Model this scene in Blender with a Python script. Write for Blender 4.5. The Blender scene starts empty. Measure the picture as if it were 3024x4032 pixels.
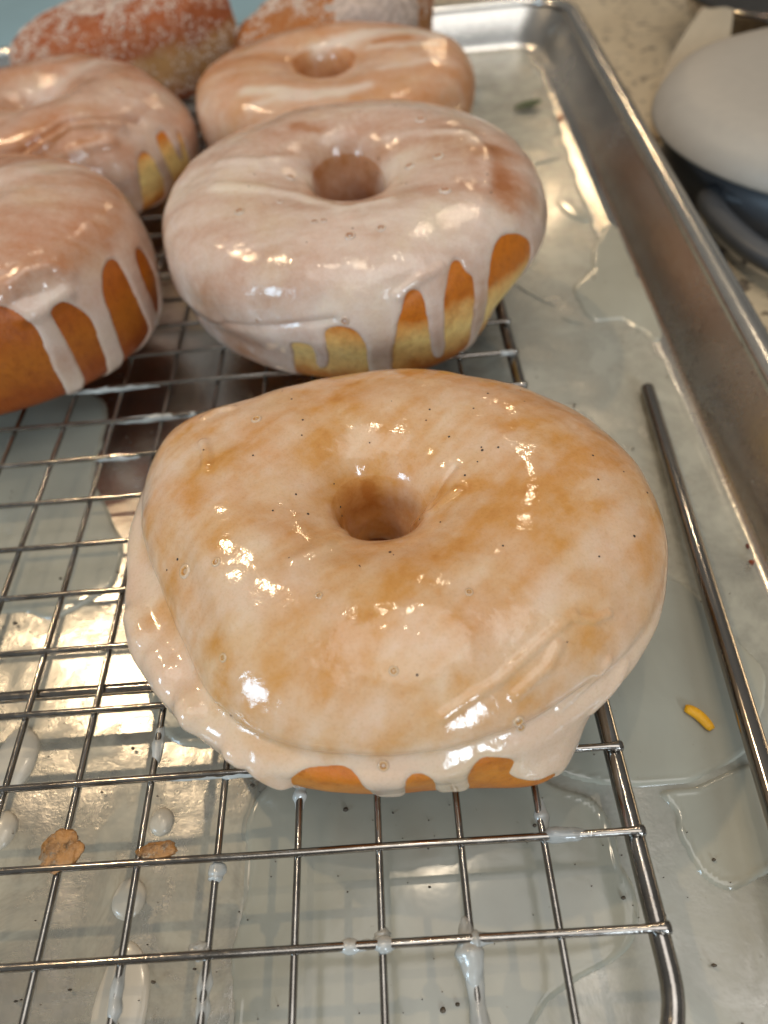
import bpy, math, random
import numpy as np
from mathutils import Matrix, Vector

# ------------------------------------------------------------------ scale
# everything is laid out in rack-grid units (one mesh of the cooling rack = half an inch)
U = 0.0127
C = bpy.context.scene.collection
S = bpy.context.scene

# ------------------------------------------------------------------ camera
F_PX, W_PX, H_PX, K = 2600.0, 3024.0, 4032.0, 3024.0 / 1659.0
RV = np.array([2.4789, -0.0879, -0.0791]); CP = np.array([-2.3143, -0.7254, 8.7629])
def _rot(w):
    t = np.linalg.norm(w); k = w / t
    Q = np.array([[0, -k[2], k[1]], [k[2], 0, -k[0]], [-k[1], k[0], 0]])
    return np.eye(3) + math.sin(t) * Q + (1 - math.cos(t)) * Q @ Q
RM = _rot(RV)
cam = bpy.data.cameras.new('camera'); camo = bpy.data.objects.new('camera', cam); C.objects.link(camo)
m = Matrix.Identity(4)
for i in range(3):
    m[i][0], m[i][1], m[i][2], m[i][3] = RM[0][i], -RM[1][i], -RM[2][i], CP[i] * U
camo.matrix_world = m
cam.sensor_fit = 'HORIZONTAL'; cam.sensor_width = 36.0; cam.lens = 36.0 * F_PX / W_PX
cam.clip_start = 0.005; cam.clip_end = 50
cam.dof.use_dof = True; cam.dof.focus_distance = 8.6 * U; cam.dof.aperture_fstop = 17.0
S.camera = camo
def project(P):
    c = (np.asarray(P) - CP) @ RM.T
    return np.stack([(W_PX / 2 + F_PX * c[..., 0] / c[..., 2]) / K, (H_PX / 2 + F_PX * c[..., 1] / c[..., 2]) / K, c[..., 2]], -1)
def unp(x, y, z):
    """point of the horizontal plane z seen at picture position x, y"""
    d = RM.T @ np.array([(x * K - W_PX / 2) / F_PX, (y * K - H_PX / 2) / F_PX, 1.0])
    return CP + d * ((z - CP[2]) / d[2])

# ------------------------------------------------------------------ world and lamps
w = bpy.data.worlds.new('World'); S.world = w; w.use_nodes = True
nt = w.node_tree; bg = nt.nodes['Background']
tc = nt.nodes.new('ShaderNodeTexCoord'); sp = nt.nodes.new('ShaderNodeSeparateXYZ')
rp = nt.nodes.new('ShaderNodeValToRGB')
nt.links.new(tc.outputs['Generated'], sp.inputs[0])
mr = nt.nodes.new('ShaderNodeMapRange'); mr.inputs['From Min'].default_value = -1; mr.inputs['From Max'].default_value = 1
nt.links.new(sp.outputs['Z'], mr.inputs['Value']); nt.links.new(mr.outputs[0], rp.inputs[0])
e = rp.color_ramp.elements
e[0].position = 0.45; e[0].color = (0.10, 0.08, 0.06, 1)
e[1].position = 1.0; e[1].color = (0.60, 0.60, 0.58, 1)
x = e.new(0.62); x.color = (0.34, 0.325, 0.30, 1)
x = e.new(0.8); x.color = (0.47, 0.465, 0.44, 1)
nt.links.new(rp.outputs[0], bg.inputs['Color']); bg.inputs['Strength'].default_value = 0.31

def area(name, loc, target, sx, sy, power, col, shape='RECTANGLE'):
    l = bpy.data.lights.new(name, 'AREA'); l.shape = shape; l.size = sx; l.size_y = sy; l.energy = power; l.color = col
    o = bpy.data.objects.new(name, l); C.objects.link(o); o.location = loc
    o.rotation_euler = (Vector(target) - Vector(loc)).to_track_quat('-Z', 'Y').to_euler()
    return o
COOL = (0.56, 0.80, 1.0)
area('window_light', (-1.12, -0.66, 0.52), (0, 0.1, 0), 0.30, 0.34, 6.5, COOL)
area('window_light', (0.40, -1.12, 0.55), (0, 0.1, 0), 0.16, 0.42, 6.5, (0.76, 0.89, 1.0))
for lx, ly, lz, sz, pw, WARM in [(-0.74, 0.69, 1.30, 0.035, 4.6, (1.0, 0.74, 0.45)), (0.30, 1.25, 0.55, 0.045, 0.40, (1.0, 0.72, 0.42)), (0.27, 0.95, 1.08, 0.022, 0.9, (1.0, 0.80, 0.55)), (-0.05, 0.32, 1.40, 0.03, 1.3, (1.0, 0.82, 0.60)), (0.10, -0.25, 1.50, 1.20, 6.6, (1.0, 0.97, 0.93))]:  # last entry is an added broad soft fill standing for ceiling bounce
    area('downlight_and_fill', (lx, ly, lz), (-0.02, 0.12, 0), sz, sz, pw, WARM, 'DISK')

S.view_settings.view_transform = 'Standard'; S.view_settings.look = 'None'
S.view_settings.exposure = 0.21; S.view_settings.gamma = 1.0
S.render.engine = 'CYCLES'
S.cycles.use_denoising = True
S.cycles.sample_clamp_indirect = 6.0
S.cycles.max_bounces = 8

# ------------------------------------------------------------------ helpers
rng = np.random.default_rng(7); random.seed(7)
def link(name, me, mat=None, parent=None, loc=(0, 0, 0)):
    o = bpy.data.objects.new(name, me); C.objects.link(o)
    if mat is not None:
        for q in (mat if isinstance(mat, (list, tuple)) else [mat]): me.materials.append(q)
    if parent is not None: o.parent = parent
    o.location = (loc[0] * U, loc[1] * U, loc[2] * U)
    return o
def mesh(name, V, Fc, smooth=True):
    """V in grid units, relative to the thing's base"""
    me = bpy.data.meshes.new(name)
    me.from_pydata((np.asarray(V, float) * U).tolist(), [], [tuple(int(k) for k in f) for f in Fc])
    if smooth: me.polygons.foreach_set('use_smooth', np.ones(len(me.polygons), bool))
    me.update(); return me
def tag(o, label=None, cat=None, group=None, kind=None):
    if label: o['label'] = label
    if cat: o['category'] = cat
    if group: o['group'] = group
    if kind: o['kind'] = kind
    return o
def thing(name, label, cat, loc=(0, 0, 0), group=None):
    o = bpy.data.objects.new(name, None); C.objects.link(o); o.empty_display_size = 0.01
    o.location = (loc[0] * U, loc[1] * U, loc[2] * U)
    return tag(o, label, cat, group)
class MB:
    def __init__(s): s.V = []; s.F = []; s.n = 0; s.mi = []
    def add(s, V, Fc, mi=0):
        V = np.asarray(V, float); s.V.append(V); s.F += [tuple(int(k) + s.n for k in f) for f in Fc]; s.n += len(V); s.mi += [mi] * len(Fc)
    def tube(s, P, r, seg=12, caps=True, flat=None, mi=0):
        P = np.asarray(P, float); n = len(P); r = np.broadcast_to(np.asarray(r, float), (n,))
        T = np.gradient(P, axis=0); T /= np.linalg.norm(T, axis=1)[:, None] + 1e-12
        up = np.array([0, 0, 1.0]); A = np.cross(T, up); bad = np.linalg.norm(A, axis=1) < 1e-3
        A[bad] = np.cross(T[bad], [0, 1.0, 0]); A /= np.linalg.norm(A, axis=1)[:, None]; B = np.cross(A, T)
        a = np.linspace(0, 2 * np.pi, seg, endpoint=False)
        fl = np.ones(n) if flat is None else np.asarray(flat, float)
        ring = P[:, None] + (A[:, None] * np.cos(a)[None, :, None] + B[:, None] * np.sin(a)[None, :, None] * fl[:, None, None]) * r[:, None, None]
        Fc = [(i * seg + j, i * seg + (j + 1) % seg, (i + 1) * seg + (j + 1) % seg, (i + 1) * seg + j) for i in range(n - 1) for j in range(seg)]
        if caps: Fc += [tuple(range(seg - 1, -1, -1)), tuple((n - 1) * seg + j for j in range(seg))]
        s.add(ring.reshape(-1, 3), Fc, mi)
    def blob(s, c, rx, ry, rz, seg=14, rings=8, rough=0.0, mi=0, half=False):
        a = np.linspace(0, 2 * np.pi, seg, endpoint=False); t = np.linspace(0.001, np.pi * (0.5 if half else 1) - 0.001, rings)
        V = np.stack([np.outer(np.sin(t), np.cos(a)), np.outer(np.sin(t), np.sin(a)), np.outer(np.cos(t), np.ones(seg))], -1).reshape(-1, 3)
        if rough: V = V * (1 + rough * (noise3(V * 2.2 + np.asarray(c) * 9.1) - 0.5))[:, None]
        V = V * [rx, ry, rz] + np.asarray(c)
        Fc = [(i * seg + j, (i + 1) * seg + j, (i + 1) * seg + (j + 1) % seg, i * seg + (j + 1) % seg) for i in range(rings - 1) for j in range(seg)]
        Fc += [tuple(range(seg))]
        if not half: Fc += [tuple((rings - 1) * seg + j for j in range(seg - 1, -1, -1))]
        s.add(V, Fc, mi)
    def build(s, name, mat, parent=None, loc=(0, 0, 0), smooth=True):
        me = mesh(name, np.concatenate(s.V) - np.asarray(loc if parent is None else (0, 0, 0)), s.F, smooth)
        if any(s.mi): me.polygons.foreach_set('material_index', np.array(s.mi, np.int32))
        return link(name, me, mat, parent, loc if parent is None else (0, 0, 0))
def noise3(P, seed=0):
    P = np.asarray(P, float) + 1000.0; I = np.floor(P).astype(np.int64); f = P - I; f = f * f * (3 - 2 * f)
    def h(ix, iy, iz):
        n = (ix * 374761393 + iy * 668265263 + iz * 2147483647 + seed * 1442695) & 0xFFFFFFFF
        n = ((n ^ (n >> 13)) * 1274126177) & 0xFFFFFFFF; n = ((n ^ (n >> 16)) * 2246822519) & 0xFFFFFFFF
        return ((n ^ (n >> 15)) & 0xFFFFFF) / float(0xFFFFFF)
    r = 0
    for a in (0, 1):
        for b in (0, 1):
            for c in (0, 1):
                wgt = (f[..., 0] if a else 1 - f[..., 0]) * (f[..., 1] if b else 1 - f[..., 1]) * (f[..., 2] if c else 1 - f[..., 2])
                r = r + wgt * h(I[..., 0] + a, I[..., 1] + b, I[..., 2] + c)
    return r
def fbm(P, oct=4, seed=0):
    r = 0; a = 0.5; t = 0
    for k in range(oct):
        r = r + a * noise3(np.asarray(P) * 2 ** k + 17.3 * k, seed); t += a; a *= 0.5
    return r / t
def sstep(a, b, x):
    t = np.clip((x - a) / (b - a), 0, 1); return t * t * (3 - 2 * t)

# ------------------------------------------------------------------ materials
def newmat(name):
    m = bpy.data.materials.new(name); m.use_nodes = True
    return m, m.node_tree, m.node_tree.nodes['Principled BSDF']
def N(nt, t, **kw):
    n = nt.nodes.new(t)
    for k, v in kw.items():
        if k in n.inputs: n.inputs[k].default_value = v
        else: setattr(n, k, v)
    return n
def coords(nt, sx=1, sy=1, sz=1):
    t = N(nt, 'ShaderNodeTexCoord'); mp = N(nt, 'ShaderNodeMapping')
    mp.inputs['Scale'].default_value = (sx / U, sy / U, sz / U)
    nt.links.new(t.outputs['Object'], mp.inputs['Vector']); return mp.outputs[0]
def noise(nt, vec, scale, detail=4, rough=0.55, dist=0.0):
    n = N(nt, 'ShaderNodeTexNoise'); n.inputs['Scale'].default_value = scale; n.inputs['Detail'].default_value = detail
    n.inputs['Roughness'].default_value = rough; n.inputs['Distortion'].default_value = dist
    nt.links.new(vec, n.inputs['Vector']); return n.outputs['Fac']
def ramp(nt, fac, stops):
    r = N(nt, 'ShaderNodeValToRGB'); el = r.color_ramp.elements
    while len(el) < len(stops): el.new(0.5)
    for q, (p, c) in zip(el, stops):
        q.position = p; q.color = (*c, 1) if len(c) == 3 else c
    nt.links.new(fac, r.inputs[0]); return r.outputs[0]
def mixc(nt, fac, a, b, blend='MIX'):
    n = N(nt, 'ShaderNodeMix', data_type='RGBA', blend_type=blend)
    for s_, v in ((0, fac), (6, a), (7, b)):
        if hasattr(v, 'links'): nt.links.new(v, n.inputs[s_])
        else: n.inputs[s_].default_value = v if s_ == 0 else (*v, 1)
    return n.outputs[2]
def math_(nt, op, a, b=None, c=None):
    n = N(nt, 'ShaderNodeMath', operation=op)
    for i, v in enumerate((a, b, c)):
        if v is None: continue
        if hasattr(v, 'links'): nt.links.new(v, n.inputs[i])
        else: n.inputs[i].default_value = v
    return n.outputs[0]
def bump(nt, b, h, strength, dist=0.05, prev=None):
    n = N(nt, 'ShaderNodeBump'); n.inputs['Strength'].default_value = strength; n.inputs['Distance'].default_value = dist * U
    nt.links.new(h, n.inputs['Height'])
    if prev is not None: nt.links.new(prev, n.inputs['Normal'])
    nt.links.new(n.outputs[0], b.inputs['Normal']); return n.outputs[0]
def attr(nt, name):
    a = N(nt, 'ShaderNodeAttribute'); a.attribute_name = name; return a.outputs['Fac']

def mat_glaze(name, tan, milk, rough=0.11, pit=0.14, sss=0.25):
    m, nt, b = newmat(name); v = coords(nt)
    a = attr(nt, 'milk')
    n1 = noise(nt, v, 3.0, 5, 0.6); n2 = noise(nt, v, 14.0, 3, 0.6)
    f = math_(nt, 'ADD', a, math_(nt, 'MULTIPLY', math_(nt, 'SUBTRACT', n1, 0.5), 0.35))
    f = math_(nt, 'ADD', f, math_(nt, 'MULTIPLY', math_(nt, 'SUBTRACT', n2, 0.5), 0.12))
    dark = tuple(c * s for c, s in zip(tan, (0.80, 0.62, 0.42)))
    n3 = noise(nt, v, 0.9, 3, 0.5); n4 = noise(nt, v, 5.0, 4, 0.6, 0.8)
    f = math_(nt, 'ADD', f, math_(nt, 'MULTIPLY', math_(nt, 'SUBTRACT', n4, 0.5), 0.30))
    col = ramp(nt, f, [(0.08, dark), (0.34, tan), (0.68, tuple(0.45 * p + 0.55 * q for p, q in zip(tan, milk))), (1.0, milk)])
    col = mixc(nt, 1.0, col, ramp(nt, n3, [(0.30, (1.0, 0.95, 0.94)), (0.5, (1, 1, 1)), (0.70, (1.0, 1.0, 0.92))]), 'MULTIPLY')
    n5 = noise(nt, v, 30, 3, 0.7); col = mixc(nt, 0.5, col, ramp(nt, n5, [(0.3, (0.82, 0.78, 0.72)), (0.5, (1, 1, 1))]), 'MULTIPLY')
    nt.links.new(col, b.inputs['Base Color'])
    b.inputs['Roughness'].default_value = rough; b.inputs['IOR'].default_value = 1.48
    b.inputs['Subsurface Weight'].default_value = sss; b.inputs['Subsurface Radius'].default_value = (1.0, 0.6, 0.35)
    b.inputs['Subsurface Scale'].default_value = 0.0016
    b.inputs['Coat Weight'].default_value = 0.0; b.inputs['Coat Roughness'].default_value = 0.06
    k = bump(nt, b, noise(nt, v, 2.2, 2, 0.5), 0.18, 0.14)
    k = bump(nt, b, noise(nt, v, 9.0, 3, 0.6), pit, 0.045, k)
    return m
GLAZE_TAN = mat_glaze('tan_glaze', (0.59, 0.29, 0.09), (0.71, 0.52, 0.37), pit=0.10)
GLAZE_MILK = mat_glaze('milky_glaze', (0.45, 0.225, 0.125), (0.71, 0.565, 0.465), pit=0.20)
GLAZE_THIN = mat_glaze('thin_glaze', (0.56, 0.27, 0.125), (0.72, 0.565, 0.45))
GLAZE_PINK = mat_glaze('pinkish_glaze', (0.48, 0.22, 0.11), (0.68, 0.52, 0.42), pit=0.25)
def mat_dough(name, top, band, bottom, lo=0.25, hi=0.5, amt=1.0):
    m, nt, b = newmat(name); v = coords(nt)
    h = attr(nt, 'height')
    n1 = noise(nt, v, 1.3, 4, 0.6); n2 = noise(nt, v, 7.0, 5, 0.65)
    h2 = math_(nt, 'ADD', h, math_(nt, 'MULTIPLY', math_(nt, 'SUBTRACT', n1, 0.5), 0.34))
    bd = tuple(amt * p + (1 - amt) * q for p, q in zip(band, top))
    mid = tuple(0.5 * p + 0.5 * q for p, q in zip(bd, top)); midb = tuple(0.5 * p + 0.5 * q for p, q in zip(bd, bottom))
    c = ramp(nt, h2, [(0.0, bottom), (lo - 0.09, bottom), (lo, midb), ((lo + hi) / 2, bd), (hi, mid), (hi + 0.1, top), (1.0, top)])
    c = mixc(nt, 0.75, c, ramp(nt, n2, [(0.28, (0.68, 0.56, 0.45)), (0.50, (1, 1, 1)), (0.75, (1.15, 1.12, 1.05))]), 'MULTIPLY')
    nt.links.new(c, b.inputs['Base Color']); b.inputs['Roughness'].default_value = 0.42
    b.inputs['Subsurface Weight'].default_value = 0.15; b.inputs['Subsurface Radius'].default_value = (1, .45, .2); b.inputs['Subsurface Scale'].default_value = 0.0012
    k = bump(nt, b, noise(nt, v, 18, 4, 0.7), 0.45, 0.035); bump(nt, b, noise(nt, coords(nt, 1, 1, 0.4), 5, 4, 0.6), 0.45, 0.06, k)
    return m
DOUGH = mat_dough('fried_dough', (0.55, 0.15, 0.007), (0.64, 0.27, 0.035), (0.46, 0.12, 0.006), amt=0.5)
DOUGH_DARK = mat_dough('dark_fried_dough', (0.42, 0.10, 0.004), (0.48, 0.15, 0.01), (0.31, 0.065, 0.004), amt=0.6)
DOUGH_PALE = mat_dough('pale_banded_dough', (0.56, 0.155, 0.006), (0.95, 0.68, 0.25), (0.52, 0.16, 0.01), 0.20, 0.50)
def mat_sugar(name, base, pale, sugar, amount):
    m, nt, b = newmat(name); v = coords(nt)
    h = attr(nt, 'height'); n0 = noise(nt, v, 0.9, 3, 0.55); n1 = noise(nt, v, 3.2, 5, 0.7); n2 = noise(nt, v, 15, 4, 0.75)
    hh = math_(nt, 'ADD', h, math_(nt, 'MULTIPLY', math_(nt, 'SUBTRACT', n0, 0.5), 0.5))
    c = ramp(nt, hh, [(0.12, tuple(0.7 * k for k in base)), (0.3, pale), (0.48, pale), (0.62, base), (1.0, base)])
    s = math_(nt, 'ADD', math_(nt, 'MULTIPLY', n1, 0.65), math_(nt, 'MULTIPLY', n2, 0.5))
    s = math_(nt, 'ADD', s, amount)
    f = ramp(nt, s, [(0.50, (0, 0, 0)), (0.60, (0.45, 0.45, 0.45)), (0.78, (0.95, 0.95, 0.95))])
    c = mixc(nt, f, c, sugar); nt.links.new(c, b.inputs['Base Color']); b.inputs['Roughness'].default_value = 0.7
    k = bump(nt, b, n2, 0.8, 0.10); bump(nt, b, n1, 0.5, 0.14, k)
    return m
SUGARED = mat_sugar('sugared_dough', (0.42, 0.10, 0.022), (0.50, 0.25, 0.08), (0.62, 0.37, 0.23), -0.075)
SUGARED2 = mat_sugar('orange_sugared_dough', (0.48, 0.155, 0.03), (0.46, 0.18, 0.05), (0.64, 0.40, 0.24), -0.075)
def mat_plain(name, col, rough=0.5, metal=0.0, var=0.15, scale=3.0, bmp=0.0, spec=0.5, coat=0.0):
    m, nt, b = newmat(name); v = coords(nt); n1 = noise(nt, v, scale, 4, 0.6)
    c = ramp(nt, n1, [(0.2, tuple(k * (1 - var) for k in col)), (0.8, tuple(min(1, k * (1 + var)) for k in col))])
    nt.links.new(c, b.inputs['Base Color']); b.inputs['Roughness'].default_value = rough; b.inputs['Metallic'].default_value = metal
    b.inputs['Specular IOR Level'].default_value = spec; b.inputs['Coat Weight'].default_value = coat; b.inputs['Coat Roughness'].default_value = 0.05
    if bmp: bump(nt, b, noise(nt, v, scale * 2, 4, 0.6), bmp, 0.05)
    return m
SPECK = mat_plain('vanilla_seed', (0.03, 0.018, 0.01), 0.5)
SUGARGRAIN = mat_plain('sugar_grain', (0.72, 0.58, 0.46), 0.35, var=0.25, scale=5)
CRUST = mat_plain('powdery_sugar', (0.50, 0.37, 0.29), 0.8, var=0.45, scale=5, bmp=0.9)
def mat_chrome():
    m, nt, b = newmat('steel_wire'); v = coords(nt)
    b.inputs['Metallic'].default_value = 1.0
    n1 = noise(nt, v, 2.0, 4, 0.6); n2 = noise(nt, v, 9.0, 4, 0.7)
    nt.links.new(ramp(nt, n1, [(0.3, (0.24, 0.215, 0.19)), (0.7, (0.42, 0.40, 0.375))]), b.inputs['Base Color'])
    nt.links.new(ramp(nt, n2, [(0.40, (0.10, 0.10, 0.10)), (0.80, (0.26, 0.26, 0.26))]), b.inputs['Roughness'])
    bump(nt, b, n2, 0.10, 0.02); return m
STEEL = mat_chrome()
def mat_tray():
    m, nt, b = newmat('brushed_aluminium'); v = coords(nt)
    b.inputs['Metallic'].default_value = 1.0
    vs = coords(nt, 0.15, 3.0, 3.0); st = noise(nt, vs, 5.0, 5, 0.65); n1 = noise(nt, v, 0.35, 5, 0.65); n2 = noise(nt, v, 6.0, 5, 0.75)
    c = ramp(nt, n1, [(0.25, (0.58, 0.56, 0.525)), (0.75, (0.74, 0.725, 0.69))])
    sp_ = ramp(nt, n2, [(0.30, (0.35, 0.3, 0.25)), (0.42, (1, 1, 1))])
    nt.links.new(mixc(nt, 0.6, c, sp_, 'MULTIPLY'), b.inputs['Base Color'])
    r = math_(nt, 'ADD', math_(nt, 'MULTIPLY', st, 0.08), math_(nt, 'MULTIPLY', n1, 0.22))
    r = math_(nt, 'ADD', r, 0.10); nt.links.new(r, b.inputs['Roughness'])
    k = bump(nt, b, st, 0.04, 0.02); k = bump(nt, b, noise(nt, v, 1.1, 3, 0.5), 0.12, 0.08, k); bump(nt, b, noise(nt, v, 7.0, 4, 0.7), 0.16, 0.03, k)
    return m
TRAY = mat_tray()
def mat_film(name, col, rough, var, alpha_lo=None, coat=0.3, bm=0.12):
    m, nt, b = newmat(name); v = coords(nt)
    n1 = noise(nt, v, 0.55, 5, 0.6, 0.6); n2 = noise(nt, v, 7, 3, 0.7)
    c = ramp(nt, n1, [(0.25, tuple(k * (1 - var) for k in col)), (0.75, tuple(k * (1 + var) for k in col))])
    sp_ = ramp(nt, n2, [(0.22, (0.5, 0.44, 0.36)), (0.30, (1, 1, 1))])
    nt.links.new(mixc(nt, 0.5, c, sp_, 'MULTIPLY'), b.inputs['Base Color'])
    b.inputs['Roughness'].default_value = rough; b.inputs['Coat Weight'].default_value = coat; b.inputs['Coat Roughness'].default_value = 0.12
    if alpha_lo is not None:
        a = ramp(nt, noise(nt, v, 0.8, 5, 0.65, 0.4), [(0.35, (alpha_lo,) * 3), (0.62, (0.97,) * 3)])
        nt.links.new(a, b.inputs['Alpha'])
    bump(nt, b, noise(nt, v, 1.6, 3, 0.5), bm, 0.06); return m
FILM = mat_film('dried_glaze_film', (0.40, 0.39, 0.325), 0.30, 0.16, 0.45)
PUDDLE = mat_film('wet_glaze', (0.36, 0.35, 0.285), 0.14, 0.10)
BEAD = mat_film('cloudy_glaze_drop', (0.56, 0.50, 0.40), 0.3, 0.12)
FILM2 = mat_film('patchy_glaze_film', (0.42, 0.385, 0.30), 0.26, 0.2, 0.05, 0.4, 0.35)
RESIDUE = mat_film('sticky_glaze_residue', (0.50, 0.50, 0.47), 0.2, 0.2, 0.5, 0.6, 0.4)
# ------------------------------------------------------------------ the setting: counter
CZ = -1.24      # counter top
FZ = -1.10      # inside of the tray floor
def mat_counter():
    m, nt, b = newmat('speckled_quartz'); v = coords(nt)
    n1 = noise(nt, v, 1.4, 5, 0.7); n2 = noise(nt, v, 2.6, 3, 0.6); n3 = noise(nt, v, 0.3, 3)
    c = ramp(nt, n3, [(0.3, (0.47, 0.385, 0.26)), (0.7, (0.55, 0.455, 0.315))])
    f = ramp(nt, n2, [(0.36, (1, 1, 1)), (0.42, (0, 0, 0))])
    c = mixc(nt, f, c, (0.14, 0.11, 0.08))
    c = mixc(nt, ramp(nt, n1, [(0.55, (0, 0, 0)), (0.7, (0.5, 0.5, 0.5))]), c, (0.40, 0.33, 0.24))
    nt.links.new(c, b.inputs['Base Color']); b.inputs['Roughness'].default_value = 0.3; return m
mb = MB(); mb.add([(-70, -30, CZ), (60, -30, CZ), (60, 75, CZ), (-70, 75, CZ), (-70, -30, CZ - 2.5), (60, -30, CZ - 2.5), (60, 75, CZ - 2.5), (-70, 75, CZ - 2.5)],
                  [(0, 1, 2, 3), (4, 7, 6, 5), (0, 4, 5, 1), (1, 5, 6, 2), (2, 6, 7, 3), (3, 7, 4, 0)])
o = mb.build('counter', mat_counter(), smooth=False); tag(o, 'speckled beige stone counter top under the baking tray', 'counter', kind='structure')

# ------------------------------------------------------------------ baking tray
TA = math.radians(-2.05)     # the tray sits turned a little against the rack
BX0, BX1, BY0, BY1 = -20.5, 3.40, -5.2, 29.75
def rrect(off, rad, n=10):
    """rounded rectangle outline of the tray floor grown by off"""
    x0, x1, y0, y1 = BX0 - off, BX1 + off, BY0 - off, BY1 + off; out = []
    for cx, cy, a0 in ((x1 - rad, y1 - rad, 0), (x0 + rad, y1 - rad, 90), (x0 + rad, y0 + rad, 180), (x1 - rad, y0 + rad, 270)):
        for k in range(n + 1):
            a = math.radians(a0 + 90 * k / n); out.append((cx + rad * math.cos(a), cy + rad * math.sin(a)))
    P = np.array(out); ca, sa = math.cos(TA), math.sin(TA); piv = np.array([3.40, 0.0]); P = P - piv
    return np.stack([P[:, 0] * ca - P[:, 1] * sa, P[:, 0] * sa + P[:, 1] * ca], 1) + piv
RIMZ = 0.22
def loft(secs):
    V = []; Fc = []
    for k, (off, z, rad) in enumerate(secs):
        P = rrect(off, rad); n = len(P); V += [(q[0], q[1], z) for q in P]
        if k: Fc += [((k - 1) * n + i, k * n + i, k * n + (i + 1) % n, (k - 1) * n + (i + 1) % n) for i in range(n)]
    return V, Fc, n
tray = thing('baking_tray', 'large brushed aluminium baking tray with rolled rim, under the wire rack', 'baking tray', (0, 0, CZ))
secs = [(-0.22, FZ, 1.0), (-0.12, FZ + 0.012, 1.08), (-0.03, FZ + 0.06, 1.15), (0.05, FZ + 0.16, 1.2), (0.12, FZ + 0.32, 1.25), (0.55, RIMZ - 0.38, 1.55), (0.70, RIMZ - 0.16, 1.65)]
V, Fc, n = loft(secs); Fc.insert(0, tuple(range(n)))
V2, F2, n2 = loft([(o_ + 0.07, z - 0.09, r) for o_, z, r in secs]); off = len(V)
Fc += [tuple(reversed([i + off for i in f])) for f in F2] + [tuple(off + i for i in range(n2 - 1, -1, -1))]
V = [(a, b, c - CZ) for a, b, c in V + V2]
link('pan', mesh('pan', V, Fc), TRAY, tray)
rs = []
for k in range(15):     # rolled bead along the top
    a = math.radians(200 - 320 * k / 14)
    rs.append((0.97 + 0.27 * math.cos(a), RIMZ - 0.16 + 0.16 + 0.17 * math.sin(a) - 0.10, 1.75 + 0.27 * math.cos(a)))
V, Fc, n = loft(rs); link('rolled_rim', mesh('rolled_rim', [(a, b, c - CZ) for a, b, c in V], Fc), mat_plain('polished_rim', (0.74, 0.72, 0.68), 0.22, 1.0, 0.12, 1.0, 0.15), tray)

# glaze on the tray ---------------------------------------------------------
def inside(P, poly):
    x, y = P[..., 0], P[..., 1]; r = np.zeros(x.shape, bool); n = len(poly); j = n - 1
    for i in range(n):
        xi, yi = poly[i]; xj, yj = poly[j]
        c = ((yi > y) != (yj > y)) & (x < (xj - xi) * (y - yi) / ((yj - yi) or 1e-9) + xi); r ^= c; j = i
    return r
def blur(A, s, wrap0=False):
    k = int(math.ceil(3 * s)); g = np.exp(-0.5 * (np.arange(-k, k + 1) / s) ** 2); g /= g.sum()
    for ax in (0, 1):
        mode = 'wrap' if (ax == 0 and wrap0) or (wrap0 and ax == 1) else 'edge'
        pad = [(0, 0), (0, 0)]; pad[ax] = (k, k); B = np.pad(A, pad, mode=mode); R = 0
        for i, q in enumerate(g): R = R + q * (B[i:i + A.shape[0], :] if ax == 0 else B[:, i:i + A.shape[1]])
        A = R
    return A
def smooth_poly(P, it=2):
    P = np.asarray(P, float)
    for _ in range(it):
        Q = np.roll(P, -1, 0); P = np.stack([0.75 * P + 0.25 * Q, 0.25 * P + 0.75 * Q], 1).reshape(-1, 2)
    return P
def puddle(px, name, label, mat, h=0.10, res=0.05, z0=FZ + 0.012, sig=1.5, group='glaze puddles on the tray', kind=None, cat='glaze puddle'):
    """px: outline seen on the tray floor; turned into a sheet of glaze with a rounded edge"""
    poly = smooth_poly([unp(a, b, FZ)[:2] for a, b in px])
    lo, hi = poly.min(0) - 0.4, poly.max(0) + 0.4
    X, Y = np.meshgrid(np.arange(lo[0], hi[0], res), np.arange(lo[1], hi[1], res), indexing='ij')
    P = np.stack([X, Y], -1); P2 = P + 0.16 * (np.stack([fbm(np.stack([X * 1.3, Y * 1.3, X * 0 + q], -1), 3) for q in (0.3, 7.7)], -1) - 0.5)
    b_ = blur(inside(P2, poly).astype(float), sig)
    t = np.clip((b_ - 0.5) / 0.5, 0, 1) ** 0.5 * h * (0.8 + 0.4 * noise3(np.stack([X * 0.6, Y * 0.6, X * 0], -1)))
    t = t + 0.03 * np.exp(-((b_ - 0.66) / 0.13) ** 2) * (0.4 + 1.2 * noise3(np.stack([X * 1.1, Y * 1.1, X * 0 + 3], -1)))
    t = np.where(b_ < 0.5, -np.minimum((0.5 - b_) * 0.22, 0.05), t)
    lim = rrect(0.02, 1.0)
    Z = z0 + t; nx, ny = X.shape; idx = np.arange(nx * ny).reshape(nx, ny)
    keep = (b_ > 0.12) & inside(P, lim)
    kf = keep[:-1, :-1] & keep[1:, :-1] & keep[1:, 1:] & keep[:-1, 1:]
    Fq = np.stack([idx[:-1, :-1], idx[1:, :-1], idx[1:, 1:], idx[:-1, 1:]], -1)[kf]
    used, inv = np.unique(Fq, return_inverse=True); Vv = np.stack([X, Y, Z], -1).reshape(-1, 3)[used]
    c = np.array([Vv[:, 0].mean(), Vv[:, 1].mean(), FZ])
    o = link(name, mesh(name, Vv - c, inv.reshape(-1, 4)), mat, None, c)
    return tag(o, label, cat, group, kind)
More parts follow.
